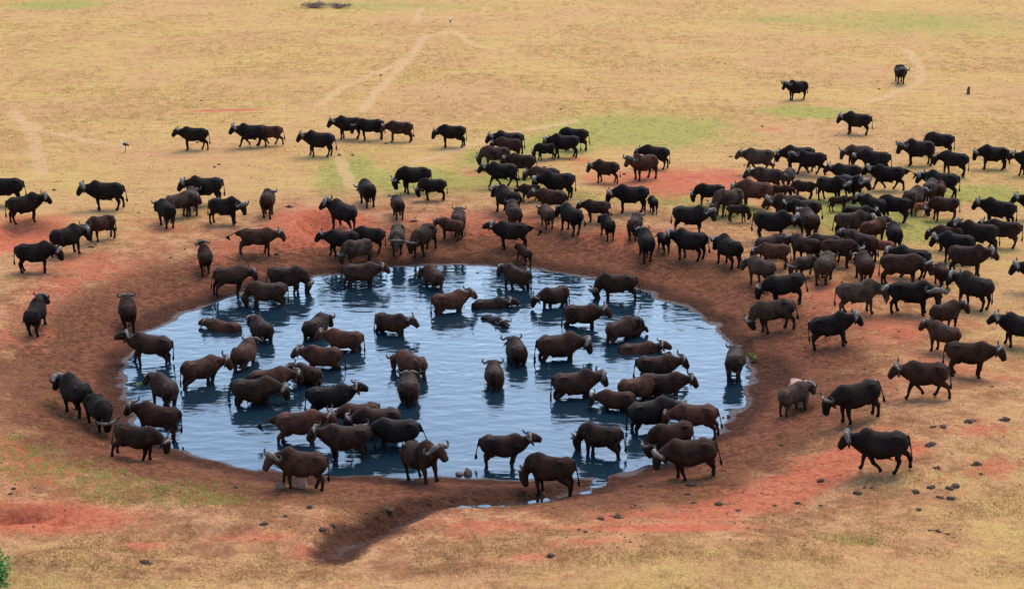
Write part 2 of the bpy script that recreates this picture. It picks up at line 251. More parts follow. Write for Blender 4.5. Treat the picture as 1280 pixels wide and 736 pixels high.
HERD = """
244 187 178 .98 C s 0 k|lone black buffalo facing left, at the left end of the distant row in straw grass
338 182 178 .92 C w 0 r|brown buffalo whose hindquarters show behind a walking black bull in the distant row
315 184 180 1 B w 0 k|black bull walking left in the distant row, half hiding a brown buffalo behind it
400 195 177 1.05 B s 10 k|black bull with grey face standing on the pale trail below the distant trio, facing left
437 173 182 1.02 B s 25 k|first buffalo of the distant overlapping trio, horns raised, facing left above the trail
463 175 184 .98 C h 25 k|middle buffalo of the distant overlapping trio, head lowered against the leader's flank
500 177 180 .95 C h 5 b|last buffalo of the distant overlapping trio, nose at the rump in front
565 184 182 1 C h 25 k|single black buffalo facing left at the edge of green grass, right of the distant trio
8 256 180 1.08 B s 0 k|large dark buffalo cut by the left edge with only its rump in view, behind another
33 277 3 1 B s 0 k|black buffalo facing right beside the left edge, standing above a red wallow
134 262 180 1.08 B s 5 k|big black bull with grey boss facing left on straw grass above the red earth
224 272 25 .9 C h -25 g|grey buffalo with lowered head seen between two rear views at the left cluster
240 267 82 .92 C s -15 g|grey buffalo seen from behind against the flank of a large black bull
258 256 178 1.08 B s 5 k|large black bull facing left at the back of the left cluster
209 283 112 .92 C s 15 k|grey buffalo seen from behind, leftmost of its cluster, one horn curling to the left
281 280 340 .97 B h -15 k|black bull with very wide horns turning its lowered face towards the camera
335 270 82 .92 C s -30 b|solitary buffalo seen from behind, swishing tail, horn up at the right, on straw edge
321 318 3 .95 C s 0 b|brown buffalo standing side on, tail stuck out to the left and pale horns at right
257 338 100 .8 C u 0 b|slender brown young buffalo walking away, both horns upright, below the left cluster
84 319 32 .98 B h -15 k|dark bull seen from behind right, nose to nose with a brown buffalo
127 300 218 .88 C h 10 b|brown buffalo facing a bull nose to nose on the red earth, horns raised
44 340 355 .95 B h 0 k|black buffalo facing right below the red wallow near the left edge
49 411 72 .9 C s -25 k|black buffalo seen from behind, alone on red earth at the far left of the pond
161 410 90 .88 C s 0 b|dark buffalo seen straight from behind on the left bank, horns spread evenly
186 453 178 .98 C u 0 b|brown buffalo side on in the shallows at the left shore, muzzle reaching the bank
96 516 118 .95 B s 20 k|dark buffalo walking away on the left bank, pale horns in profile
127 536 283 .85 C g 0 k|buffalo coming head on with head down at the lower left of the pond
167 574 345 .9 C h 0 b|brown buffalo facing right with low head on the yellow grass at lower left
207 505 122 .92 C s 15 b|buffalo standing in the left shallows seen from behind, head turned to the bank
196 548 148 .92 C s 5 b|buffalo stepping out of the pond at the lower left shore with head high
374 609 183 .95 B s 30 b|buffalo standing side on before a tan rock on the near shore, face turned to camera
528 602 312 1 B s -5 b|bull with broad pale horns staring at the camera from the near shore
690 622 155 .95 C g 30 b|hunched buffalo with hidden head standing in the muddy outlet at the near shore
627 581 4 .93 C u 0 b|buffalo side on near the front shore with muzzle lifted to the right
753 567 152 .92 C g 30 b|hunched buffalo standing in the near shallows with its head hidden
868 597 190 1 B h 10 b|frontmost buffalo of the lower right cluster, on dry shore with head to the water
842 573 200 .92 C g 10 b|buffalo bending its horned head to drink behind the frontmost of the lower right cluster
872 545 178 .92 C h 0 r|red brown buffalo with its rump to the right shore in the lower right cluster
815 536 12 .98 B h 0 k|dark heavy buffalo in the middle of the lower right cluster, rump to the left
771 512 172 .78 C h 0 b|small wet buffalo wading left with its muzzle at the water beside the lower right cluster
797 499 32 .92 C g 0 r|reddish buffalo with bent head at the upper left of the lower right cluster
832 496 5 .9 C s 0 b|buffalo facing right with curled horn, below another at the right of the cluster
822 474 8 .95 C s 0 b|topmost buffalo of the lower right cluster, side on, facing right with raised horns
718 495 15 .98 B s -5 b|solid brown buffalo side on in open water, facing away to the right
698 448 5 1.03 B h 0 b|large bull side on in mid pond with orange lit horn boss facing right
646 451 104 .92 C s 0 b|buffalo seen from behind with both horns curled, just left of the large mid pond bull
618 481 94 .88 C h -5 b|round buffalo seen from behind in open water at the very middle of the pond
515 468 135 .92 C h 10 r|buffalo turned away with two horn tips showing, right behind a rear view buffalo
511 499 88 .92 C s 0 b|buffalo seen from behind with a wide pale horn bow, centre left of the pond
489 416 333 .9 C s 0 b|brown buffalo in open water turning its horned face to the lower right
563 389 25 .93 C s 0 r|brown buffalo nosing at one lying in the upper middle of the pond
612 383 2 .88 C l 0 b|buffalo lying in the upper middle of the pond with only its back above water
616 401 310 .8 C l -20 k|almost wholly submerged buffalo, only a dark hump and head above the water
694 382 212 .92 C h -20 b|buffalo wading to the lower left with outstretched head near the far shore
644 359 132 .93 C s 25 b|buffalo seen from behind left in the shallows at the middle of the far shore
774 372 183 .98 B g 10 b|buffalo drinking with head down on the far right shore, side on
728 407 352 .95 C s 0 b|buffalo side on facing right just above the large mid pond bull
775 424 38 .92 C s -10 b|buffalo facing away to the right behind a calf in the right part of the pond
792 420 28 .55 K s 0 b|calf with only head and back above water beside its mother at the right
798 439 8 .92 C l 0 r|reddish buffalo lying in the water at the right with muzzle up
451 357 4 .95 C s 0 b|buffalo side on in the shallows of the upper left shore, pale face to the right
448 331 208 .92 C g 0 g|grey buffalo bending down to drink behind the side on buffalo at the upper left shore
427 321 184 .95 C s 0 k|dark buffalo facing left behind the grey drinking one above the upper left shore
462 314 178 .88 C h 0 k|dark buffalo showing its rump to the right behind the drinking group at upper left
429 285 140 1.02 B s 20 k|black bull standing over the red pit, curled horn to the left
459 256 105 .92 C g 0 k|dark buffalo grazing away from the camera above the red pit
497 271 96 .78 C s 20 b|small buffalo seen from behind, right above one that faces the camera
497 314 268 .95 C s 0 g|grey black buffalo facing the camera head on with level horns
531 316 238 .98 C h 0 b|buffalo coming down to the water with low head, right of the head on one
573 291 86 .85 C s 0 g|grey buffalo seen from behind above a brown young one near the far shore
564 299 165 .78 C s -20 r|brown young buffalo standing side on in front of a grey rear view
517 241 200 1.02 C g 0 k|black cow grazing left on the green strip behind a smaller grazer
541 250 184 .85 C g 20 k|smaller black buffalo with pale horns grazing in front of a larger cow
543 357 122 .85 C s 35 b|buffalo seen from behind in the far shallows with its head turned left
286 369 18 .97 C s -10 b|grey brown buffalo standing at the upper left waterline with pale face to the right
357 365 352 1 B g 0 b|bull drinking at the upper left shore with a long horn dipped right
334 382 176 .98 C g 0 b|buffalo side on in the water, drinking to the left before the drinking bull
281 412 155 .88 C l -10 r|buffalo lying in the water by the left shore with head and pale horns raised
326 423 108 .9 C s 10 b|buffalo seen from behind just right of the one lying by the left shore
306 456 66 .95 C s -5 r|buffalo seen from behind with white wavy horns, in the left part of the pond
251 479 27 .95 C s -25 r|brown buffalo turned away at the left, single horn pointing right
396 419 62 .9 C s -10 b|buffalo seen from behind, head to the right, upper left of the pond
430 437 157 .9 C s 10 r|brown buffalo with head tucked behind another's rump, left of mid pond
404 459 172 .95 C s 0 r|long reddish buffalo behind a smaller one, both looking left
386 478 150 .8 C s 10 b|smaller buffalo with orange cheek looking left in front of a long reddish one
337 489 8 .98 C h 0 r|reddish bull half hidden behind another of the same size, both facing right
318 505 357 1.02 B h 0 b|bulky buffalo facing right with bent horns, in front of a reddish one
413 513 7 .97 C u 0 k|dark buffalo with raised muzzle facing right at lower left of the pond
375 549 0 .97 C s -10 r|brown buffalo with tail stuck out left and grey upturned horns
450 531 190 .88 C h 0 r|reddish back at the rear of the huddle in the lower middle of the pond
473 543 188 .95 C h 0 b|brown buffalo in the middle of the lower pond huddle, head hidden
496 559 180 .95 C h 0 k|dark buffalo with tail hanging off its right end in the lower pond huddle
433 572 174 1 C s 0 b|foremost buffalo of the lower pond huddle, side on, facing left with pale ear
919 471 92 .92 C h 0 g|pale grey brown buffalo seen from behind at the right tip of the pond
991 514 42 .78 C h 0 g|pale brown young buffalo seen from behind beside the square pinkish rock
1076 525 203 .98 C h 5 k|dark buffalo walking down to the left with low head, right of the pinkish rock
1158 497 184 .95 C w 0 b|brown buffalo walking left on the right bank, third from the bottom right
1104 590 182 1 B w 5 k|lowest buffalo at the right, black, walking left on the red patch
1209 470 4 .95 C s 0 b|buffalo facing right near the right edge, above the brown walking one
1274 433 180 .95 B s 0 k|dark buffalo entering from the right edge, head and shoulder in view, horn raised
1181 414 45 .85 C s -25 b|brown buffalo seen from behind with both horns spread, head turned right
1179 441 140 .87 C s 15 b|buffalo seen from behind right, facing left, overlapping a horned one behind
1217 384 148 1 B s 15 k|large dark buffalo with grey boss turned left, alone on straw ground at the right
1138 391 350 1 B h -50 k|jet black bull with grey horn drooping, head turned down to its side
1072 391 14 1 B h -20 g|dusty bull with scraped flank and hanging head, left of the jet black bull
1041 432 2 .95 B s 0 k|black hornless looking buffalo facing right, lowest on the right slope above bare earth
969 413 200 .97 C g -5 g|grey backed buffalo walking down with low head, pale forehead, near the right shore
985 381 184 1.02 C h 5 k|dark buffalo side on with lowered horns, just above the grey backed walker
951 357 135 .92 C s 15 g|buffalo seen from behind with long left horn, at the left of the right herd
968 335 181 .82 C h 0 r|slim brown buffalo side on facing left, in front of a round grey rear
961 323 30 .82 C s -10 g|round grey buffalo seen from behind with horned head right, over a slim brown one
964 302 354 1.05 B s 0 k|large dark blue sheened buffalo facing right at the left front of the right herd
1030 326 188 .92 C s 20 b|buffalo facing left amid the right herd, behind a grey rear view
1004 328 132 .93 C s 20 b|buffalo with one horn curled left, above a grey young buffalo
1007 346 222 .73 C h 0 g|grey young buffalo with lowered pale face, left of a rear view cow
1048 332 343 .93 C h 0 b|buffalo bowing its horned head to the right in the middle of the right herd
1031 352 82 .92 C s 0 g|grey cow seen from behind with straight tail, at the front of the right herd
1074 326 146 .95 C s 15 b|dark brown buffalo with horn to the left, behind two that stand head to head
1080 352 108 .92 C h 10 b|brown buffalo seen from behind with striped flanks, right of the bowing one
1070 287 0 .85 C s 0 k|dark back showing behind a shiny grey bull on the green grass
1063 297 20 .92 B h -10 g|shiny grey bull seen from behind right on the green grass
1091 277 148 .92 B s 15 k|bull with raised horn facing left on the green strip, above a brown one
1118 277 160 .92 C g 0 k|black buffalo grazing with rounded back between the green strip and a grey pair
1092 305 52 .87 C s -20 r|reddish buffalo with head turned right amid the right herd
1116 311 98 .9 C h 0 k|blue black round rump in the right herd with tail flicked
1140 264 62 .9 B s -10 g|left one of two grey buffaloes side by side above an orange calf
1162 254 85 .9 C h 0 g|right one of two grey buffaloes side by side, pale rump to camera
1174 252 80 .72 C h 0 r|small brown rump showing right of the grey pair
1151 270 18 .5 K s 0 o|small orange brown calf on the dry grass below two grey buffaloes
1180 275 195 .82 C g 0 b|brown buffalo grazing left, right beside the orange calf
1175 247 175 1 B s 0 k|long dark buffalo facing left behind the grey pair near the right edge
1147 207 200 1.07 B s 25 k|massive black bull showing a full crescent of horns in the distant right
1174 194 170 .95 C g 0 k|black buffalo grazing behind the massive crescent horned bull
1192 219 165 .95 C h 10 k|black buffalo walking left at the massive crescent horned bull's tail
1241 211 190 .95 B h 5 k|lone bull with lowered head on dry grass at the distant right edge
1287 220 180 .95 B s 0 k|black buffalo of which only the grey head enters at the distant right edge
1071 168 175 1 B s 10 k|solitary black bull facing left on bare straw, the nearer of three distant right bulls
996 125 212 .98 B s 5 k|distant bull with upturned horns standing angled left in open grass
1125 104 276 1 B s 0 k|farthest buffalo, facing the camera beside the pale trail
948 217 180 1 C w 0 g|grey buffalo walking left in front of two wide horned bulls
998 214 180 1.02 B h 0 k|bull half hidden behind a wide horned bull, snout at a grey walker's tail
1013 219 177 1 B w 45 k|black bull with one huge crescent horn, walking left behind a grey walker
985 235 252 .8 C s 0 g|slim grey buffalo facing the camera below the crescent horned walker
1072 209 200 .9 C h 20 g|dusty buffalo with its head swung to its side, at the back of the right herd
1092 218 170 .98 B h 10 k|black bull with low horns just in front of the dusty head swinging one
1109 238 180 1 B w 0 k|black bull striding left with tail stretched out to the right
1057 234 186 .92 C s 5 k|buffalo with horn tip raised, behind a bull with a pale horn boss
1062 250 318 .98 B s 0 k|bull with pale curved horn boss facing the lower right in the right herd
1037 251 332 .95 B h 0 k|black bull bending over a brown calf on the green grass
1048 264 12 .6 K s 0 b|brown calf under the chin of a black bull on the green grass
1004 248 190 .7 C g 0 b|brown half grown buffalo grazing on red earth at the back of the right herd
959 240 180 .95 C s 0 g|grey brown back seen behind a reddish black bull
975 250 355 .6 K s 0 b|dark calf at the rump of a reddish black bull
944 259 172 1.03 B h 0 r|reddish black bull side on at the border of red earth and grass
887 257 190 .85 C g 0 k|small dark buffalo grazing left on the brink of the red earth
911 269 215 1 C g 0 g|grey buffalo grazing with its nose near a small dark grazer
922 277 345 .65 K g 0 b|brown calf grazing to the right below a grey grazing buffalo
984 277 202 1 B s 0 b|broad brown bull facing left at the head of a tight bunch on the green grass
1004 282 190 .95 C s 0 k|dark hump in the middle of the tight bunch on the green grass
1010 297 108 .98 C s 35 b|brown buffalo seen from behind with a big ear out, front of the tight bunch
862 292 347 1.03 B s -15 k|black bull facing right with a white ring of horn, at the edge of pale grass
863 325 152 .97 B s 10 k|black bull with horn hooked left, below the white ringed bull
909 331 118 .97 B s 15 k|black bull seen from behind with curled horn, right of the hooked horn bull
794 297 80 .85 C h 0 b|brown buffalo seen from behind above a black rear view cow and calf
807 322 104 .97 C s 15 k|black cow seen from behind with a calf at her right
828 315 108 .62 K s 0 k|calf seen from behind at the right side of a black cow
789 265 188 1 B h 10 k|black bull side on with low horns and a calf close behind
817 266 110 .6 K h 0 k|calf close behind the rump of a black side on bull
758 228 175 .87 B s 15 b|brown black buffalo side on looking left, alone on pale ground by the red earth
818 210 176 .92 C h 0 k|black rump showing behind the red backed bull
804 224 217 1.02 B s 10 r|bull with red dust on its back and full horns, at the distant red earth
718 188 170 .97 C g 0 k|black buffalo grazing against green grass, rightmost and farthest of a small trio
706 197 174 1 B h 0 k|big black buffalo in the middle of the small trio at the green patch
682 200 186 .72 C g 0 k|half grown buffalo grazing at the left of the small trio by the green patch
759 297 114 .75 C s 25 k|black young buffalo seen from behind with horn to the left, below a brown one
746 277 165 .8 C s 10 b|brown buffalo facing left above a black young one
697 249 176 1.03 B h 0 k|large black bull side on facing left in the middle far herd
680 237 185 .92 C h 0 b|brown buffalo with low head directly behind the middle large black bull
662 252 190 .68 C h 0 b|half grown brown buffalo with head hidden, left of the middle large black bull
690 268 170 .95 C s 10 b|brown backed buffalo facing left below the middle large black bull
684 283 108 .78 C h 20 g|grey young buffalo seen from behind in the middle far herd
713 291 122 .97 C h 20 k|black buffalo stepping away with tail raised to the right
632 267 118 1 B s 25 k|heavy bull with folded neck and long horn to the left, above two others in line
641 282 94 .87 C h 0 g|buffalo seen from behind with ringed horns, between a heavy bull and a side on one
641 310 172 .97 B u 0 k|dark bull side on with curled horn and raised tail, with a calf before it
653 328 118 .62 K s 0 b|brown calf before the side on bull at the middle far shore
628 234 180 1 B w 0 k|black bull striding left with long step, front of the left middle column
652 222 175 .95 C s 0 b|brown flank seen behind the long striding bull
619 211 186 .97 C g 0 g|grey brown buffalo grazing left towards bare red soil
636 198 176 .92 C h 0 b|brown back layered below the rearmost bull of the left middle column
636 194 178 1.02 B s 15 k|rearmost bull of the left middle column, grey boss looking left
1246 283 173 .95 B s 0 k|bull with back straight and small curled horn, at the right edge above two others
1294 275 180 .95 B s 0 k|buffalo of which only a curled horn and nose enter at the right edge
1252 309 178 .95 C s 0 b|brown black buffalo behind another that raises its head, near the right edge
1221 315 172 1 B u 0 k|dark buffalo with head stretched forward to the left, near the right edge
1185 313 182 .85 C h 0 b|buffalo mostly hidden behind a dark bull, left of the stretched head one
1195 327 174 .95 B s 10 k|dark bull facing left with horn ring, above a brown buffalo facing right
1207 345 2 1 B s 0 b|brown buffalo facing right with pale horns, amid left facing ones at the right
1100 325 180 .68 K h 0 o|brown calf tucked behind the nose of a dark bull in the right herd
1138 347 166 1 B s 0 k|dark brown bull facing left over a brown calf in the right herd
1175 358 100 .7 C h 0 b|brown half grown buffalo seen from behind, standing alone amid the right herd
1126 357 354 1.02 C h -10 b|long brown buffalo with head low to the right and horns up, front right herd
1300 365 180 1 B s 0 k|buffalo of which only the black muzzle enters at the right edge
"""
# ------------------------------------------------------------------ the ground sheet
def spread(a, b, far, step0, g=1.22):
    out = []; s = step0; v = b
    while v < far: s *= g; v += s; out.append(v)
    return out
xs = list(np.arange(-38, 38.01, .24)); e = spread(0, 38, 3500, .24, 1.12); xs = [-v for v in e[::-1]] + xs + e
ys = list(np.arange(41, 96, .22)) + list(np.arange(96, 190, .7)); ys = [41 - (v) for v in spread(0, 0, 3500, .3, 1.3)[::-1]] + ys + [v for v in spread(0, ys[-1], 4500, .7, 1.2)]
xs = np.array(xs); ys = np.array(ys); GX, GY = np.meshgrid(xs, ys); gx, gy = GX.ravel(), GY.ravel()
REDS = [ell(*a[:4]) + tuple(a[4:]) for a in [(860,226,125,20),(745,222,60,22,0.62),(720,200,60,10,0.62),(975,255,60,25,0.62),(398,277,75,24),(470,285,70,12,0.62),(20,290,70,22),(20,292,105,36,0.66),(95,335,110,40,0.62),(190,285,70,20,0.62),(290,305,90,30,0.62),
        (20,408,70,25,0.62),(590,280,60,14,0.62),(560,265,60,12,0.62),(640,300,60,12,0.62),(780,290,80,22,0.62),(1020,365,110,40,0.62),(1130,410,150,35,0.62),(1190,460,110,40,0.62),(1090,340,70,30,0.62),(1110,575,60,14),(1215,555,90,20,0.62),(1180,610,55,12,0.62),
        (40,652,140,20),(180,685,60,10,0.62),(840,668,95,14),(740,692,110,16,0.62),(660,712,70,14,0.62),(390,690,60,20,0.62),(330,675,80,14,0.62),(1240,600,50,18,0.62),(285,137,60,2.2),(960,160,40,5,0.62),(690,228,60,18,0.62),(590,213,40,8,0.62)]]
GREENS = [ell(*a[:4]) + tuple(a[4:]) for a in [(800,162,120,20),(690,180,60,14),(620,195,50,12),(520,225,80,18),(430,215,35,25),(605,224,24,9),(1230,244,70,12),(1070,270,75,30),(900,262,60,12),(830,245,80,10),(650,225,60,18),(700,245,60,10),
        (1150,30,200,22,.66),(980,25,120,10,.62),(470,8,200,10,.62),(90,585,130,32,.85),(40,560,90,30),(190,620,120,16),(1010,140,60,8),(1130,285,80,20),(1060,690,60,12,.6),(230,590,60,20),(70,8,60,6)]]
TRACKS = [[(568,38),(530,46),(514,72),(488,98),(470,115),(452,138)],[(514,72),(480,88),(430,108),(398,132)],[(568,38),(592,56),(640,66)],[(526,10),(520,30)],[(425,196),(432,215),(440,232)],
          [(15,140),(38,160),(46,185),(52,215)],[(40,160),(90,170),(160,183)],[(1135,62),(1152,85),(1150,100),(1110,118),(1085,128)],[(520,200),(640,165),(720,150)]]
TRACKS = [np.array([on_plane(*p) for p in t]) for t in TRACKS]
def patch(x, y, E):
    v = np.zeros(np.shape(x))
    for cx, cy, rx, ry, *k in E: v = np.maximum(v, (k[0] if k else 1) * (1 - .5 * np.hypot((x - cx) / rx, (y - cy) / ry)))
    return np.clip(v, 0, 1)
MUDS = [ell(630,617,125,16,-1), ell(480,680,55,24,-.8), ell(360,600,70,12,-1), ell(770,600,60,12,-1), ell(975,470,30,45,-1), ell(140,520,40,35,-1)]
BROWNS = [ell(210,712,230,26), ell(350,645,150,30), ell(560,655,110,14), ell(1010,450,60,90), ell(60,470,70,60), ell(820,640,90,14)]
def masks(x, y):
    d = pond_d(x, y); dp = np.maximum(d, 0)
    red = patch(x, y, REDS) * sm(dp, 1.0, 4.0); green = patch(x, y, GREENS) * sm(dp, 2, 4)
    track = np.zeros(np.shape(x))
    for t in TRACKS: track = np.maximum(track, np.exp(-(seg_dist(x, y, t)[0] / .5) ** 2))
    cd, ct = seg_dist(x, y, chan)
    bank = np.exp(-(dp / 6.8) ** 1.7)
    bank = np.maximum(bank, .52 * patch(x, y, BROWNS)); wet = np.maximum(1 - sm(d, .0, .5), .5 * np.exp(-(cd / .45) ** 2))
    mud = np.maximum(.72 * (1 - sm(dp, .4, 2.4)), .95 * np.exp(-(cd / (1.0 + .7 * np.exp(-ct / 6))) ** 2))
    mud = np.maximum(mud, .8 * patch(x, y, MUDS) * (d > 0))
    ring = np.exp(-((dp - 6.2) / 2.6) ** 2) * .56
    return np.maximum(red, ring * (fbm(x * .18, y * .18) * 1.5)), green, track, bank, wet, mud, d, cd
gz = terrain(gx, gy); red, green, track, bank, wet, mud, gd, gcd = masks(gx, gy)
nx, ny = len(xs), len(ys)
idx = np.arange(nx * ny).reshape(ny, nx)
quads = np.stack([idx[:-1, :-1], idx[:-1, 1:], idx[1:, 1:], idx[1:, :-1]], -1).reshape(-1, 4)
def mesh_np(name, V, F, smooth=True):
    me = bpy.data.meshes.new(name); k = F.shape[1]
    me.vertices.add(len(V)); me.vertices.foreach_set('co', np.ascontiguousarray(V, np.float32).ravel())
    me.loops.add(F.size); me.loops.foreach_set('vertex_index', F.astype(np.int32).ravel())
    me.polygons.add(len(F)); me.polygons.foreach_set('loop_start', np.arange(0, F.size, k, dtype=np.int32)); me.polygons.foreach_set('loop_total', np.full(len(F), k, np.int32))
    me.polygons.foreach_set('use_smooth', np.full(len(F), smooth)); me.update(calc_edges=True); return me
def fattr(me, name, v):
    a = me.attributes.new(name, 'FLOAT', 'POINT'); a.data.foreach_set('value', np.asarray(v, np.float32))
me = mesh_np('ground', np.stack([gx, gy, gz], 1), quads)
a = me.attributes.new('mask', 'FLOAT_COLOR', 'POINT'); a.data.foreach_set('color', np.stack([red, green, track, np.ones_like(red)], 1).astype(np.float32).ravel())
fattr(me, 'bank', bank); fattr(me, 'wet', wet); fattr(me, 'mud', mud); fattr(me, 'tramp', np.exp(-(np.maximum(gd, 0) / 15) ** 2) * .9)
me.materials.append(M['ground'])
tag(link(bpy.data.objects.new('ground', me)), 'dry straw plain with red earth and dark trampled banks', kind='structure')
# pond surface: a sheet a little wider than the shoreline, so that the ground cuts the water's edge; rings spread from the animals wading in it
wx = np.arange(PC[0] - 15.5, PC[0] + 15.5, .11); wy = np.arange(PC[1] - 16, PC[1] + 16, .11); WX, WY = np.meshgrid(wx, wy); wxf, wyf = WX.ravel(), WY.ravel()
wz = np.full(wxf.shape, ZW)
for ln in HERD.strip().split('\n'):
    q = ln.split('|')[0].split(); X, Y = at(float(q[0]), float(q[1]))
    if pond_d(np.array(X), np.array(Y)) > .3: continue
    hw = R(float(q[2])) - math.atan2(X, Y); dx, dy = wxf - X, wyf - Y; m = (np.abs(dx) < 4) & (np.abs(dy) < 4); dx, dy = dx[m], dy[m]
    a, c = dx * math.cos(hw) + dy * math.sin(hw), -dx * math.sin(hw) + dy * math.cos(hw)
    rr = np.hypot(np.maximum(np.abs(a) - .55, 0), c); wz[m] += random.uniform(.003, .010) * np.cos(rr * 2 * math.pi / random.uniform(.42, .62) + random.uniform(0, 6)) * np.exp(-rr / 1.1)
dd_ = pond_d(wxf, wyf); inside = (dd_ < .95).reshape(WX.shape); ii = np.arange(wxf.size).reshape(WX.shape)
qd = np.stack([ii[:-1, :-1], ii[:-1, 1:], ii[1:, 1:], ii[1:, :-1]], -1); ok = inside[:-1, :-1] & inside[:-1, 1:] & inside[1:, 1:] & inside[1:, :-1]; qd = qd[ok]
used, inv = np.unique(qd, return_inverse=True); me = mesh_np('pond_water', np.stack([wxf, wyf, wz], 1)[used], inv.reshape(-1, 4)); me.materials.append(M['water'])
tag(link(bpy.data.objects.new('pond_water', me)), 'rippled blue water of the round pond', kind='structure')
# trickle in the outlet
V = []; F = []; n = 60; L = np.cumsum([0] + [np.hypot(*(b - a)) for a, b in zip(chan[:-1], chan[1:])])
for i in range(n):
    t = L[-1] * i / (n - 1); c = np.array([np.interp(t, L, chan[:, 0]), np.interp(t, L, chan[:, 1])]); t2 = min(t + .3, L[-1] + .01)
    c2 = np.array([np.interp(t2 - .6, L, chan[:, 0]), np.interp(t2 - .6, L, chan[:, 1])]); dd = c - c2; dd /= max(np.hypot(*dd), 1e-6); nn = np.array([-dd[1], dd[0]])
    w = .40 * (.3 + 1.2 * random.random()); z = chan_z(t) - .022
    V += [(*(c - nn * w), z), (*(c + nn * w), z)]
    if i: F.append((2 * i - 2, 2 * i - 1, 2 * i + 1, 2 * i))
me = bpy.data.meshes.new('outlet_water'); me.from_pydata(V, [], F); me.materials.append(M['water'])
tag(link(bpy.data.objects.new('outlet_water', me)), 'thin trickle of water in the muddy outlet', kind='structure')

# ------------------------------------------------------------------ grass
def grass(name, pts, hgt, nb, mat, label, wid=.02, lean=.5, rad=.12):
    n = len(pts); B = n * nb
    P = np.repeat(pts, nb, 0); H = np.repeat(hgt, nb) * rng.uniform(.5, 1.15, B)
    a = rng.uniform(0, 2 * math.pi, B); r = rad * np.sqrt(rng.random(B)); P = P + np.stack([np.cos(a) * r, np.sin(a) * r], 1)
    zz = terrain(P[:, 0], P[:, 1]) - .02; f = rng.uniform(0, math.pi, B); wd = np.repeat(wid * (.6 + pts[:, 1] / 110), nb) * rng.uniform(.6, 1.4, B)
    la = rng.uniform(0, 2 * math.pi, B); ln = H * lean * rng.uniform(.2, 1.2, B)
    v0 = np.stack([P[:, 0] - np.cos(f) * wd, P[:, 1] - np.sin(f) * wd, zz], 1); v1 = np.stack([P[:, 0] + np.cos(f) * wd, P[:, 1] + np.sin(f) * wd, zz], 1)
    v2 = np.stack([P[:, 0] + np.cos(la) * ln, P[:, 1] + np.sin(la) * ln, zz + H], 1)
    V = np.stack([v0, v1, v2], 1).reshape(-1, 3); F = np.arange(3 * B).reshape(-1, 3)
    me = mesh_np(name, V, F, False)
    rt = np.clip(np.repeat(rng.random(n), nb) * .6 + rng.random(B) * .4, 0, 1); fattr(me, 'rnd', np.repeat(rt, 3)); me.materials.append(mat)
    tag(link(bpy.data.objects.new(name, me)), label, kind='stuff')
def scatter(n, y0, y1, p):
    # even over the ground, thinned with distance
    u = rng.random(n * 3); y = 1 / (1 / y0 + (1 / y1 - 1 / y0) * u) ; x = rng.uniform(-.42, .42, n * 3) * y * 1.0
    k = rng.random(n * 3) < p(x, y); return np.stack([x[k], y[k]], 1)[:n]
def p_dry(x, y):
    red, green, track, bank, wet, mud, d, cd = masks(x, y)
    lush = sm(fbm(x * .13 + 3, y * .13), .38, .62) * .75 + .25
    return np.clip(1 - 1.3 * sm(red, .3, .6) - sm(bank, .18, .5) - track - 1.3 * sm(mud, .2, .5) - .9 * sm(green, .35, .6), 0, 1) * lush * np.clip(.55 + sm(y, 70, 105) * .45, 0, 1) * (d > 2)
def p_green(x, y):
    red, green, track, bank, wet, mud, d, cd = masks(x, y)
    return sm(green + .35 * (fbm(x * .5, y * .5) - .5), .36, .60) * (1 - sm(bank, .45, .75)) * (1 - track) * (1 - sm(mud, .2, .5)) * (d > 2.5)
def p_bare(x, y):
    red, green, track, bank, wet, mud, d, cd = masks(x, y)
    return (d > 2.2) * (1 - sm(mud, .3, .7)) * sm(fbm(x * .45, y * .45), .40, .62) * (y < 110) * (1 - sm(red, .35, .6))
pts = scatter(70000, 42, 190, p_dry); far = sm(pts[:, 1], 60, 110)
grass('dry_grass', pts, .04 + .10 * sm(pond_d(pts[:, 0], pts[:, 1]), 14, 48) * rng.uniform(.6, 1.3, len(pts)), 9, blade_mat('straw', (.42, .245, .10), (.50, .32, .13), (.56, .40, .18)), 'dry straw coloured grass of the plain', .014, .9, .28)
pts = scatter(20000, 42, 190, p_green)
grass('green_grass', pts, .05 + .06 * rng.random(len(pts)) + .10 * (pts[:, 1] < 62) * rng.random(len(pts)), 9, blade_mat('green_blade', (.23, .24, .05), (.38, .33, .09), (.50, .38, .14)), 'short green grass in patches', .015, .8, .2)
pts = scatter(24000, 42, 110, p_bare)
grass('trampled_grass', pts, .045 + .05 * rng.random(len(pts)), 7, blade_mat('trampled', (.12, .065, .03), (.33, .20, .07), (.46, .32, .12)), 'thin trampled grass stubble on the slopes', .014, 1.2, .25)
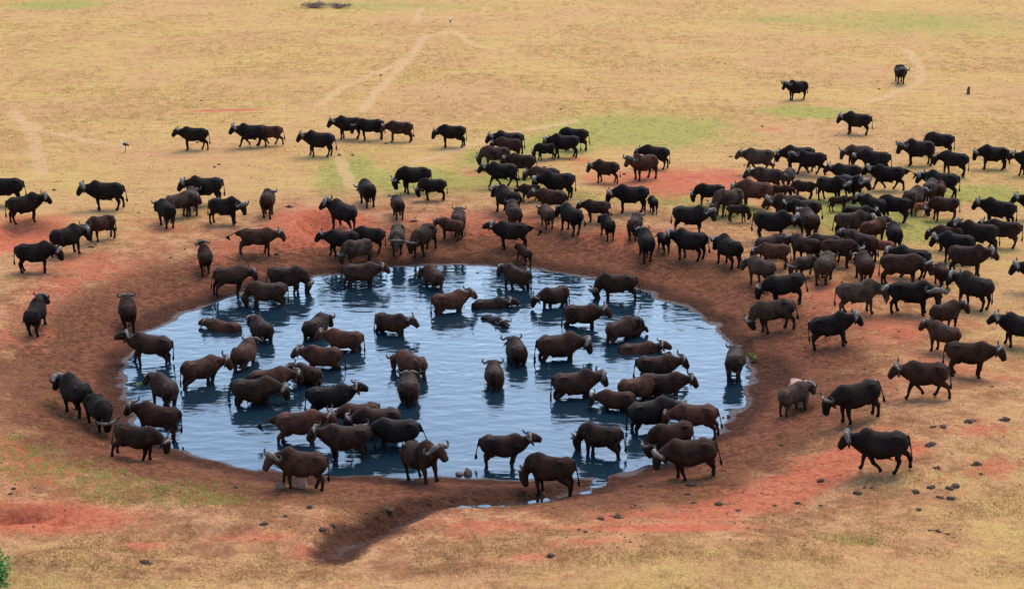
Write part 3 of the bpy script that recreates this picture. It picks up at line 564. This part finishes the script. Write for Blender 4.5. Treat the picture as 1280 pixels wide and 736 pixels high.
# ------------------------------------------------------------------ buffalo bodies: one continuous skin, posed per animal
NECK = np.array((.78, 0, 1.10)); HEAD = np.array((1.20, 0, 1.20))
def ring_loft(bm, rings, seg=20):
    rows = []
    for c, u, v, ru, rv, ex, *eg in rings:
        eg = eg[0] if eg else 0
        row = []
        for i in range(seg):
            t = 2 * math.pi * i / seg; cu, cv = math.cos(t), math.sin(t)
            cu = math.copysign(abs(cu) ** ex, cu); cv = math.copysign(abs(cv) ** ex, cv)
            cu *= (1 - eg * cv)
            row.append(bm.verts.new(Vector(c) + Vector(u) * (ru * cu) + Vector(v) * (rv * cv)))
        rows.append(row)
    for a, b in zip(rows[:-1], rows[1:]):
        for i in range(seg): bm.faces.new((a[i], a[(i + 1) % seg], b[(i + 1) % seg], b[i]))
    bm.faces.new(rows[0][::-1]); bm.faces.new(rows[-1])
def tube(bm, pts, seg=12, flat=None):
    """pts: (x, y, z, r) ; flat = (axis vector, ratio)"""
    P = [Vector(p[:3]) for p in pts]; rings = []
    for i, p in enumerate(pts):
        t = (P[min(i + 1, len(P) - 1)] - P[max(i - 1, 0)]).normalized()
        ref = Vector((0, 1, 0)) if abs(t.y) < .8 else Vector((1, 0, 0))
        u = t.cross(ref).normalized(); v = t.cross(u).normalized(); r = p[3]
        rings.append((P[i], u, v, r * (p[4] if len(p) > 4 else 1), r, 1.0))
    ring_loft(bm, rings, seg)
def body_mesh(kind):
    bull = kind == 'B'; calf = kind == 'K'
    W = 1.12 if bull else (.90 if calf else 1.06); dep = 1.0 if bull else (.80 if calf else .95); hump = .07 if bull else (0 if calf else .025)
    bm = bmesh.new()
    prof = [(-.97, 1.14, .96, .12), (-.93, 1.24, .86, .23), (-.84, 1.325, .74, .335), (-.70, 1.385, .66, .38), (-.56, 1.405, .62, .395), (-.42, 1.39, .595, .355), (-.25, 1.385, .555, .395), (0, 1.39, .515, .435),
            (.2, 1.415, .51, .43), (.38, 1.465 + hump * .8, .53, .395), (.52, 1.49 + hump * 1.2, .58, .345), (.66, 1.46 + hump, .65, .295), (.80, 1.39 + hump * .3, .74, .245)]
    rings = []
    for x, t, b, w in prof:
        b = t - (t - b) * dep
        rings.append(((x, 0, (t + b) / 2), (0, 1, 0), (0, 0, 1), w * W, (t - b) / 2, .93, .22))
    # neck and head run on from the shoulders
    nk = .92 if bull else .80
    for (x, z, w, h, a) in [(.97, 1.12, .24 * nk, .285 * nk, 0), (1.08, 1.16, .20 * nk, .235 * nk, .1), (1.18, 1.195, .175, .19, .35), (1.27, 1.165, .17, .18, .65), (1.335, 1.10, .148, .165, .85), (1.39, 1.03, .125, .145, .9), (1.44, .965, .115, .128, .9), (1.485, .90, .117, .115, .9), (1.51, .86, .10, .09, .9), (1.52, .845, .065, .05, .9)]:
        g = 1.1 if x > 1.15 else 1.0
        rings.append(((x, 0, z), (0, 1, 0), (math.sin(a), 0, math.cos(a)), w * g, h * g, .95))
    ring_loft(bm, rings, 24)
    lw = .19 * W
    for s in (-1, 1):
        tube(bm, [(.56, s * lw * .9, 1.12, .20, 1.2), (.52, s * lw * 1.12, .88, .155, 1.2), (.50, s * lw * 1.12, .68, .108, 1.1), (.515, s * lw, .50, .092), (.525, s * lw, .41, .084), (.515, s * lw, .30, .064), (.505, s * lw, .16, .058), (.515, s * lw, .10, .066), (.54, s * lw, .05, .076), (.55, s * lw, 0, .082)])
        tube(bm, [(-.62, s * lw * .75, 1.15, .23, 1.1), (-.60, s * lw * 1.15, .92, .205, 1.15), (-.58, s * lw * 1.22, .72, .145, 1.2), (-.67, s * lw * 1.1, .57, .108, 1.1), (-.755, s * lw, .46, .082, 1.2), (-.745, s * lw, .33, .064), (-.725, s * lw, .17, .058), (-.70, s * lw, .10, .066), (-.675, s * lw, .05, .076), (-.665, s * lw, 0, .082)])
        tube(bm, [(-.38, s * .18 * W, 1.27, .05), (-.50, s * .22 * W, 1.285, .085), (-.62, s * .23 * W, 1.26, .10), (-.78, s * .18 * W, 1.18, .09)], 10)      # hip bone
        tube(bm, [(.48, s * .10 * W, 1.44, .06), (.51, s * .215 * W, 1.25, .11), (.60, s * .25 * W, 1.0, .12)], 8)      # shoulder blade
        # ears, leaf shaped, hanging out sideways behind the horns
        e = [(1.18, s * .12, 1.20, .05), (1.16, s * .20, 1.16, .075), (1.14, s * .29, 1.10, .085), (1.13, s * .36, 1.04, .06), (1.13, s * .40, 1.0, .02)]
        P = [Vector(p[:3]) for p in e]
        ring_loft(bm, [(P[i], (.8, 0, .6), (-.6, 0, .8), e[i][3] * .42, e[i][3], 1) for i in range(5)], 10)
    tube(bm, [(-.93, 0, 1.27, .045), (-.985, 0, 1.20, .036), (-1.01, 0, 1.0, .028), (-1.02, 0, .78, .024), (-1.025, 0, .62, .03), (-1.025, 0, .50, .05), (-1.02, 0, .40, .035), (-1.02, 0, .34, .016)], 8)
    if bull: tube(bm, [(-.30, 0, .62, .09), (-.22, 0, .53, .06), (-.12, 0, .50, .05), (-.04, 0, .56, .05)], 8)
    if kind == 'C': tube(bm, [(-.60, 0, .72, .13), (-.52, 0, .60, .13), (-.42, 0, .57, .10), (-.3, 0, .62, .08)], 8)
    bmesh.ops.recalc_face_normals(bm, faces=bm.faces)
    me = bpy.data.meshes.new('tmp'); bm.to_mesh(me); bm.free(); o = bpy.data.objects.new('tmp', me); sc.collection.objects.link(o)
    r = o.modifiers.new('r', 'REMESH'); r.mode = 'VOXEL'; r.voxel_size = .0185; r.use_smooth_shade = True
    s_ = o.modifiers.new('s', 'SMOOTH'); s_.factor = .5; s_.iterations = 5
    d = o.modifiers.new('d', 'DECIMATE'); d.ratio = .13
    dg = bpy.context.evaluated_depsgraph_get(); dg.update(); m2 = bpy.data.meshes.new_from_object(o.evaluated_get(dg))
    m2.calc_loop_triangles(); V = np.empty(len(m2.vertices) * 3, np.float32); m2.vertices.foreach_get('co', V)
    F = np.empty(len(m2.loop_triangles) * 3, np.int32); m2.loop_triangles.foreach_get('vertices', F)
    bpy.data.objects.remove(o); bpy.data.meshes.remove(me); bpy.data.meshes.remove(m2)
    V = V.reshape(-1, 3).astype(float); V[:, 2] -= V[:, 2].min()
    return V, F.reshape(-1, 3)
BASE = {k: body_mesh(k) for k in 'BCK'}
def weights(V):
    x, y, z = V.T
    ear = (np.abs(y) > .155) & (x > 1.08)
    wn = np.where(ear, 1, sm(x, .66, 1.04)); wt = np.where(ear, 1, np.clip((x - .66) / .5, 0, 1)); wh = np.where(ear, 1, sm(x, 1.10, 1.25))
    tail = sm(-x, .955, .995) * (z < 1.27)
    legs = []
    for px, pz, kx, kz, lo, hi in ((.5, .95, .52, .44, .1, .9), (-.62, 1.0, -.74, .48, -1.0, -.2)):
        axis = np.where(z > kz, px + (kx - px) * np.clip((pz - z) / (pz - kz), 0, 1), kx)
        near = np.where(z < .5, 1.0, 1 - sm(np.abs(x - axis), .13, .30)); rng_ = (x > lo) & (x < hi)
        for s in (1, -1):
            side = (y * s > .0) * np.where(z < .55, 1., sm(y * s, .02, .12))
            w = (1 - sm(z, .60, .98)) * near * side * rng_ * (1 - tail); k = (1 - sm(z, kz - .06, kz + .06)) * side * rng_ * (1 - tail)
            legs.append((px, pz, kx, kz, w, k))
    pale = sm(x, 1.53, 1.6) * .5; dark = np.maximum((1 - sm(z, .02, .42)) * .55, ((z < .55) & (x < -.95)) * 1.0)
    return wn, wt, wh, tail, legs, pale, dark
WTS = {k: weights(BASE[k][0]) for k in BASE}
def roty(a): c, s = math.cos(a), math.sin(a); return np.array([[c, 0, -s], [0, 1, 0], [s, 0, c]])      # lifts +x for a > 0
def rotz(a): c, s = math.cos(a), math.sin(a); return np.array([[c, -s, 0], [s, c, 0], [0, 0, 1]])
def rot_w(P, piv, ap, az):
    q = P - piv; c, s = np.cos(ap), np.sin(ap); x = q[:, 0] * c - q[:, 2] * s; z = q[:, 0] * s + q[:, 2] * c
    c, s = np.cos(az), np.sin(az); return np.stack([x * c - q[:, 1] * s, x * s + q[:, 1] * c, z], 1) + piv
def pose(kind, npit, hpit, yaw, stretch, legs, tail, lie):
    V, F = BASE[kind]; wn, wt, wh, wtl, lg, pale, dark = WTS[kind]; V = V.copy(); x0 = V[:, 0].copy(); bend = random.uniform(-.2, .2)
    hy, nyw = yaw * .55, yaw * .45; hp, np_ = R(hpit), R(npit)
    V = rot_w(V, HEAD, wh * hp, wh * R(hy))
    sh = (HEAD - NECK) * (stretch - 1); V = V + wt[:, None] * sh
    V = rot_w(V, NECK, wn * np_, wn * R(nyw))
    for (px, pz, kx, kz, w, k), (a, b) in zip(lg, legs):
        V = rot_w(V, np.array((kx, 0, kz)), k * R(b), 0 * k); V = rot_w(V, np.array((px, 0, pz)), w * R(a), 0 * w)
    ts, tl = tail; V = rot_w(V, np.array((-.97, 0, 1.24)), wtl * R(-tl), wtl * R(ts))
    if lie:
        z = V[:, 2]; V[:, 2] = np.where(z < .62, .50 + (z - .62) * .12 + .07, z)
    V[:, 1] += bend * np.minimum(x0 - .2, 0) ** 2
    Mh = Matrix.Translation(Vector(NECK)) @ Matrix((rotz(R(nyw)) @ roty(np_)).tolist()).to_4x4() @ Matrix.Translation(Vector(HEAD - NECK + sh)) @ Matrix((rotz(R(hy)) @ roty(hp)).tolist()).to_4x4()
    return V, F, pale, dark, Mh
# horns, in head space (origin at the poll), left one; the right one is its mirror image
def horn_mesh(kind, s):
    bm = bmesh.new()
    if kind == 'B': pts = [(.05, .008, .15, .052, 1.3), (.055, .07, .17, .078, 1.2), (.03, .15, .15, .074, 1.1), (0, .235, .095, .060), (-.035, .32, .045, .052), (-.06, .40, .05, .045), (-.065, .455, .12, .037), (-.05, .47, .21, .029), (-.03, .44, .29, .019), (-.015, .385, .34, .005)]
    elif kind == 'C': pts = [(.05, .02, .15, .038, 1.2), (.045, .085, .17, .047), (.02, .16, .15, .045), (-.02, .24, .105, .040), (-.06, .315, .095, .036), (-.085, .365, .15, .031), (-.085, .38, .24, .024), (-.07, .35, .32, .015), (-.055, .305, .365, .004)]
    else: pts = [(.03, .08, .11, .03), (.02, .13, .14, .026), (.01, .18, .18, .018), (.01, .20, .24, .005)]
    P = [(p[0] - (.06 * max(0, i - 5) / 4 if kind != 'K' else 0), s * p[1] * 1.06, p[2] if i < 5 else pts[4][2] + (p[2] - pts[4][2]) * .72, p[3] * 1.25) + p[4:] for i, p in enumerate(pts)] if kind != 'K' else [(p[0], s * p[1]) + p[2:] for p in pts]; tube(bm, P, 10)
    bmesh.ops.recalc_face_normals(bm, faces=bm.faces)
    for f in bm.faces: f.smooth = True
    me = bpy.data.meshes.new('horn'); bm.to_mesh(me); bm.free(); me.materials.append(M['horn']); return me
HORN = {(k, s): horn_mesh(k, s) for k in 'BCK' for s in (1, -1)}
bm = bmesh.new(); bmesh.ops.create_icosphere(bm, subdivisions=1, radius=.026); EYE = bpy.data.meshes.new('eye'); bm.to_mesh(EYE); bm.free(); EYE.materials.append(M['eye'])
HIDE = dict(k=(.0060, .0038, .0031), b=(.0160, .0074, .0047), g=(.027, .0175, .013), r=(.030, .0122, .0074), o=(.11, .042, .02))
def buffalo(x, y, hd, s, kind, ps, yaw, colr, label):
    X, Y = at(x, y); d = float(pond_d(X, Y)); az = math.degrees(math.atan2(X, Y)); hw = R(hd - az)
    fx, fy = math.cos(hw), math.sin(hw)
    lie = ps == 'l'; r = random.uniform
    npit, hpit, st = {'s': (r(-15, 4), r(-4, 10), 1.0), 'w': (r(-8, 3), r(0, 10), 1.0), 'h': (r(-32, -18), r(-4, 12), 1.06), 'g': (r(-66, -56), r(0, 10), 1.22), 'u': (r(8, 16), r(18, 28), 1.05), 'l': (r(6, 14), r(12, 24), 1.05)}[ps]
    if 55 <= hd <= 135 and ps == 's': npit -= 16
    yaw = yaw + r(-9, 9)
    if ps == 'w':
        p = random.choice((1, -1)); legs = [(20 * p, 0 if p > 0 else -24), (-18 * p, -20 if p > 0 else 0), (-17 * p, 0), (19 * p, 0)]
    else: legs = [(r(-10, 10), r(-6, 0)) for _ in range(2)] + [(r(-14, 11), 0) for _ in range(2)]
    tail = (r(-10, 10), r(0, 8)); tl = label
    if 'tail stuck out' in tl or 'tail stretched' in tl or 'tail raised' in tl or 'raised tail' in tl: tail = (r(-15, 15), 62)
    elif 'tail' in tl and ('swish' in tl or 'flick' in tl or 'hanging off' in tl): tail = (-28, 25)
    V, F, pale, dark, Mh = pose(kind, npit, hpit, yaw, st, legs, tail, lie)
    if lie: z = ZW + (.30 if 'wholly' not in label else .10) - 1.40 * s; pit = 0
    else:
        zf = float(terrain(X + fx * .5 * s, Y + fy * .5 * s)); zh = float(terrain(X - fx * .65 * s, Y - fy * .65 * s)); z = zh + (zf - zh) * .565 - .015; pit = math.atan2(zf - zh, 1.15 * s)
    root = link(bpy.data.objects.new('buffalo', None)); root.empty_display_size = .3
    root.location = (X, Y, z); root.rotation_euler = (0, -pit, hw); root.scale = (s * r(.93, 1.0), s * r(.97, 1.14), s * r(1.03, 1.10))
    inw = d < -.2; hs = r(1.02, 1.24)
    tag(root, label, 'buffalo', 'buffaloes wading in the pond' if inw else 'buffaloes standing round the pond')
    me = mesh_np('body', V, F); fattr(me, 'pale', pale); fattr(me, 'dark', dark); me.materials.append(M['hide'])
    b = link(bpy.data.objects.new('body', me), root)
    c = HIDE[colr]; j = r(.8, 1.25); b.color = (c[0] * j, c[1] * j * r(.94, 1.04), c[2] * j * r(.92, 1.06), .25 if inw else r(.6, 1.0))
    for sgn in (1, -1):
        h = link(bpy.data.objects.new('horn', HORN[kind, sgn]), root); h.matrix_local = Mh @ Matrix.Scale(hs, 4)
        e = link(bpy.data.objects.new('eye', EYE), root); e.matrix_local = Mh @ Matrix.Translation((.135, sgn * .172, -.03))
    return root
for ln in HERD.strip().split('\n'):
    a, label = ln.split('|'); q = a.split()
    buffalo(float(q[0]), float(q[1]), float(q[2]), float(q[3]), q[4], q[5], float(q[6]), q[7], label)
# ------------------------------------------------------------------ dung, stones, shrubs, birds
def lump(bm, c, r, sub=2, jit=.25):
    g = bmesh.ops.create_icosphere(bm, subdivisions=sub, radius=1); o = random.uniform(0, 50)
    for v in g['verts']:
        n = float(fbm(np.array(v.co.x * 1.4 + o), np.array(v.co.y * 1.4 + v.co.z * 1.1 + o), 3)) - .5
        k = 1 + jit * 2 * n; v.co = Vector((c[0] + v.co.x * r[0] * k, c[1] + v.co.y * r[1] * k, c[2] + v.co.z * r[2] * k))
def obj_bm(name, bm, mat, loc, parent=None, smooth=False):
    bmesh.ops.recalc_face_normals(bm, faces=bm.faces)
    for f in bm.faces: f.smooth = smooth
    me = bpy.data.meshes.new(name); bm.to_mesh(me); bm.free(); me.materials.append(mat)
    o = link(bpy.data.objects.new(name, me), parent); o.location = loc; return o
def ground_at(px, py):
    X, Y = at(px, py); return X, Y, float(terrain(X, Y))
DUNG = [(115,309,.75,'broad dark dung heap left of the nose to nose pair on red earth'),(346,318,.5,'two stacked dung lumps behind the brown buffalo with outstretched tail'),(173,266,.3,'round dung lump right of the big black bull on the red earth line'),
 (362,259,.7,'flat dark dung streak right of the solitary rear view buffalo'),(530,261,.28,'small dung lump on red ground below the two grazing cows'),(517,277,.8,'dark dung and debris right of the small rear view buffalo above the head on one'),
 (688,208,.3,'right lump of a pair of dung lumps below the trio at the green patch'),(680,209,.25,'left lump of a pair of dung lumps below the trio at the green patch'),(1052,354,.4,'dung lumps between two rear view buffaloes at the front of the right herd'),
 (940,324,.4,'dung heap on red soil left of the round grey rear view buffalo'),(1166,534,.45,'flat oval dung pat above the large heap at the right'),(1163,556,.85,'large crumbly dung heap right of the lowest black walking buffalo'),
 (1171,585,.4,'dung pile just behind the hooves of the lowest black walking buffalo'),(1221,580,.6,'big dung pile on the red patch at lower right'),(1227,592,.3,'dung pat just below the big pile on the lower right red patch'),
 (1240,483,.3,'dark dung pat right of the buffalo facing right near the right edge'),(1257,525,.9,'wide spread of dark dung and soil near the right edge'),(1212,527,.95,'long dark dung streak on the slope left of the wide spread'),
 (863,606,.75,'broad dung pat just below the frontmost buffalo of the lower right cluster'),(417,658,.4,'dung lump on the left bank of the muddy outlet'),(772,646,.75,'broad dung pat on the mound right of the muddy outlet'),(688,695,.5,'dung pat low on the red streaked mound'),
 (182,703,.6,'dark dung heap on the lower left below the red hollow'),(330,655,.45,'dung pat on the brown slope below the side on near shore buffalo'),(387,635,.5,'dung pat near the heel of the side on near shore buffalo'),
 (1172,664,.36,'middle lump of three round dung lumps at lower right'),(1164,663,.3,'left lump of three round dung lumps at lower right'),(1185,667,.3,'right lump of three round dung lumps at lower right'),
 (1081,609,.26,'left lump of a pair on dry ground below the lowest walker'),(1090,610,.24,'right lump of a pair on dry ground below the lowest walker'),(1026,632,.28,'lone round dung lump below and left of the lowest walker'),(998,629,.45,'flat dung pat left of the lone round lump at lower right'),
 (68,238,.5,'flat dung pat on straw right of the buffaloes at the left edge'),(295,610,.35,'dung lump in front of the face of the side on near shore buffalo')]
for px, py, w, lab in DUNG:
    X, Y, z = ground_at(px, py); bm = bmesh.new(); n = max(7, int(w * 34)); w *= .36; ang = random.uniform(-.5, .5)
    for i in range(n):
        a = random.uniform(0, 6.28); q = w * random.random() ** .7; rr = random.uniform(.03, .075) * (1.35 - q / w) * (1 if w > .2 else .8)
        xx, yy = math.cos(a) * q, math.sin(a) * q * .6; xx, yy = xx * math.cos(ang) - yy * math.sin(ang), xx * math.sin(ang) + yy * math.cos(ang)
        lump(bm, (xx, yy, float(terrain(X + xx, Y + yy)) - z + rr * .15 + .05 * (1 - q / w) * (w > .12)), (rr * random.uniform(.9, 1.6), rr * random.uniform(.9, 1.4), rr * random.uniform(.5, .9)), 1, .6)
    tag(obj_bm('dung_pile', bm, M['dung'], (X, Y, z)), lab, 'dung', 'dung piles on the ground')
CLAB = ['small dung pat right of the flat oval pat near the right slope', 'small dung pat left of a loose row of pats at lower right', 'left pat of two side by side in the lower right row', 'right pat of two side by side in the lower right row', 'upper pat right of the lowest walker on the red tinge', 'pat just left and below that upper one on the red tinge', 'small dung pat straight below the tail of the lowest walker', 'small dung pat under the nose of the lowest walker', 'small dung pat below the broad pat at the lower right cluster', 'small dung pat on the mound below the frontmost cluster buffalo', "small dung pat on the slope left of the outlet's dung lump", 'small dung pat near the bank above the muddy outlet', 'small dung pat just left of the broad pat on the mound', 'small dung pat left of a pair below the lowest walker']
CL = [(1180,534),(1147,615),(1175,622),(1189,623),(1196,608),(1187,610),(1164,610),(1027,602),(859,618),(899,631),(403,662),(486,638),(749,648),(1072,616)]
for i, (px, py) in enumerate(CL):
    X, Y, z = ground_at(px, py); bm = bmesh.new(); rr = random.uniform(.07, .12)
    for k in range(3): lump(bm, (random.uniform(-.08, .08), random.uniform(-.08, .08), rr * .3), (rr, rr * .9, rr * .6), 2, .35)
    tag(obj_bm('dung_pat', bm, M['dung'], (X, Y, z)), CLAB[i], 'dung', 'small dung pats on the near bare ground')
# crumbs nobody could count
V = []; F = []; base = bmesh.new(); bmesh.ops.create_icosphere(base, subdivisions=1, radius=1); bv = np.array([v.co[:] for v in base.verts]); bf = np.array([[v.index for v in f.verts] for f in base.faces]); base.free()
cx = rng.uniform(-32, 32, 9000); cy = 1 / rng.uniform(1 / 150, 1 / 43, 9000); cl = fbm(cx * .35 + 40, cy * .35); dd = pond_d(cx, cy)
keep = (rng.random(9000) < sm(cl, .5, .72) * .9 + .05) & (dd > .5); cx = cx[keep]; cy = cy[keep]
rr = rng.uniform(.01, .036, len(cx)) * (1 + 1.2 * (rng.random(len(cx)) > .93)) * (1 + .5 * (cy > 95)); cz = terrain(cx, cy)
Vn = bv[None] * (1 + .35 * (rng.random((len(cx), len(bv), 1)) - .5)) * (rr[:, None] * np.array([1.3, 1.1, .7]))[:, None, :] + np.stack([cx, cy, cz + rr * .2], 1)[:, None, :]
Fn = bf[None] + (np.arange(len(cx)) * len(bv))[:, None, None]
me = mesh_np('soil_crumbs', Vn.reshape(-1, 3), Fn.reshape(-1, 3), False); me.materials.append(M['dung']); tag(link(bpy.data.objects.new('soil_crumbs', me)), 'scattered crumbs of dung and dark soil', kind='stuff')
# rocks
def rock(px, py, r, mat, label, boxy=0, name='rock', grp=None):
    X, Y, z = ground_at(px, py); z = max(z, ZW - .1); bm = bmesh.new()
    if boxy:
        bmesh.ops.create_cube(bm, size=2); bmesh.ops.bevel(bm, geom=list(bm.edges), offset=.28, segments=2, affect='EDGES', profile=.6); bmesh.ops.subdivide_edges(bm, edges=list(bm.edges), cuts=1)
        for v in bm.verts:
            n = float(fbm(np.array(v.co.x * 1.7 + px), np.array(v.co.y * 1.7 + v.co.z * 2.3), 3)) - .5; v.co = Vector((v.co.x * r[0], v.co.y * r[1], v.co.z * r[2])) * (1 + n * .5)
    else: lump(bm, (0, 0, 0), r, 3, .3)
    o = obj_bm(name, bm, mat, (X, Y, z + r[2] * .55)); o.rotation_euler = (random.uniform(-.15, .15), random.uniform(-.15, .15), random.uniform(-.4, .4)); tag(o, label, 'rock', grp); return o
rock(999, 503, (.42, .5, .55), M['rock'], 'square pinkish rock behind the pale young buffalo on the right bank', 1)
rock(375, 608, (.22, .2, .26), M['rock'], 'tan pointed rock between the legs of the side on near shore buffalo', 1)
rock(351, 611, (.2, .16, .15), M['brock'], 'low brown rock left of the tan pointed rock')
rock(585, 592, (.17, .15, .2), M['brock'], 'taller of two brown stones at the near waterline')
rock(574, 593, (.14, .13, .12), M['brock'], 'lower of two brown stones at the near waterline')
rock(597, 341, (.11, .11, .1), M['brock'], 'single dark stone in the water at the far shore')
rock(896, 519, (.11, .1, .1), M['brock'], 'largest of three dark stones at the right shoreline')
rock(904, 522, (.07, .07, .06), M['brock'], 'middle one of three dark stones at the right shoreline')
rock(911, 521, (.08, .07, .07), M['brock'], 'right one of three dark stones at the right shoreline')
# leafy things
def shrub(name, px, py, rad, hgt, nleaf, lsize, mat, label, nst=7, flat=False):
    X, Y, z = ground_at(px, py); root = link(bpy.data.objects.new(name, None)); root.location = (X, Y, z); tag(root, label, 'shrub')
    bm = bmesh.new(); tips = []
    for i in range(nst):
        a = random.uniform(0, 6.28); q = random.uniform(.2, .95) * rad; t = Vector((math.cos(a) * q, math.sin(a) * q, hgt * random.uniform(.55, 1)))
        tube(bm, [(0, 0, -.05, .03), (t.x * .4, t.y * .4, t.z * .55, .02), (t.x, t.y, t.z, .006)], 6); tips += [t * random.uniform(.45, 1.05) for _ in range(4)]
    obj_bm('stem', bm, M['twig'], (0, 0, 0), root, True)
    n = nleaf; C = np.array([tips[random.randrange(len(tips))][:] for _ in range(n)]) + rng.normal(0, .13, (n, 3)) * np.array([rad, rad, hgt]) ; C[:, 2] = np.abs(C[:, 2]) + .02
    A = rng.normal(0, 1, (n, 3)); A /= np.linalg.norm(A, axis=1)[:, None]; Bv = np.cross(A, rng.normal(0, 1, (n, 3))); Bv /= np.linalg.norm(Bv, axis=1)[:, None]
    L = lsize * rng.uniform(.6, 1.3, (n, 1)); V = np.stack([C - A * L, C + Bv * L * .42, C + A * L, C - Bv * L * .42], 1).reshape(-1, 3)
    me = mesh_np('foliage', V, np.arange(4 * n).reshape(-1, 4), False); me.materials.append(mat); link(bpy.data.objects.new('foliage', me), root)
shrub('leafy_shrub', -6, 745, .75, 1.35, 1500, .07, M['leaf'], 'bright green leafy shrub cut by the lower left corner', 12)
shrub('low_shrub', 390, 10, 2.0, .5, 1300, .09, M['dryleaf'], 'low grey brown shrub in the distant grass at the top', 26)
shrub('low_shrub', 424, 10, 1.7, .42, 900, .09, M['dryleaf'], 'smaller grey brown shrub just right of the low one at the top', 20)
shrub('water_weed', 941, 452, .32, .28, 350, .05, M['weed'], 'yellow green weed clump at the right tip of the pond', 8)
shrub('water_weed', 172, 480, .2, .12, 90, .05, M['weed'], 'tiny weed clump at the left shoreline of the pond', 5)
# birds
def bird(px, py, s, rz, label, name='stork', dark_neck=False):
    X, Y, z = ground_at(px, py); root = link(bpy.data.objects.new(name, None)); root.location = (X, Y, z); root.rotation_euler = (0, 0, rz); root.scale = (s, s, s); tag(root, label, 'bird')
    bm = bmesh.new(); tube(bm, [(-.34, 0, .50, .02), (-.24, 0, .54, .07), (-.08, 0, .60, .12), (.08, 0, .63, .12), (.17, 0, .66, .07), (.2, 0, .68, .03)], 12); obj_bm('body', bm, M['black'], (0, 0, 0), root, True)
    bm = bmesh.new(); tube(bm, [(.14, 0, .62, .075), (.24, 0, .72, .055), (.27, 0, .84, .04), (.32, 0, .90, .055), (.37, 0, .89, .04), (.39, 0, .88, .015)], 10); obj_bm('neck', bm, M['black' if dark_neck else 'white'], (0, 0, 0), root, True)
    bm = bmesh.new(); tube(bm, [(.37, 0, .89, .02), (.52, 0, .85, .004)], 6); obj_bm('bill', bm, M['bill'], (0, 0, 0), root, True)
    for sg in (1, -1):
        bm = bmesh.new(); tube(bm, [(0, sg * .05, .56, .025), (-.02, sg * .05, .28, .014), (.01, sg * .05, .02, .012), (.08, sg * .05, .005, .01)], 6); obj_bm('leg', bm, M['twig'], (0, 0, 0), root, True)
bird(157, 190, .85, math.pi, 'black bird with white head and neck standing in straw at the left')
bird(563, 33, .9, math.pi / 2, 'tiny pale necked bird on the distant trail fork')
# stump
X, Y, z = ground_at(1210, 118); bm = bmesh.new(); tube(bm, [(0, 0, -.05, .17), (.02, 0, .15, .13), (.0, .02, .38, .12), (.04, .0, .55, .10), (.07, 0, .62, .05)], 10)
tag(obj_bm('stump', bm, M['stump'], (X, Y, z), None, True), 'small dark upright stump alone in dry grass at the far right', 'stump')
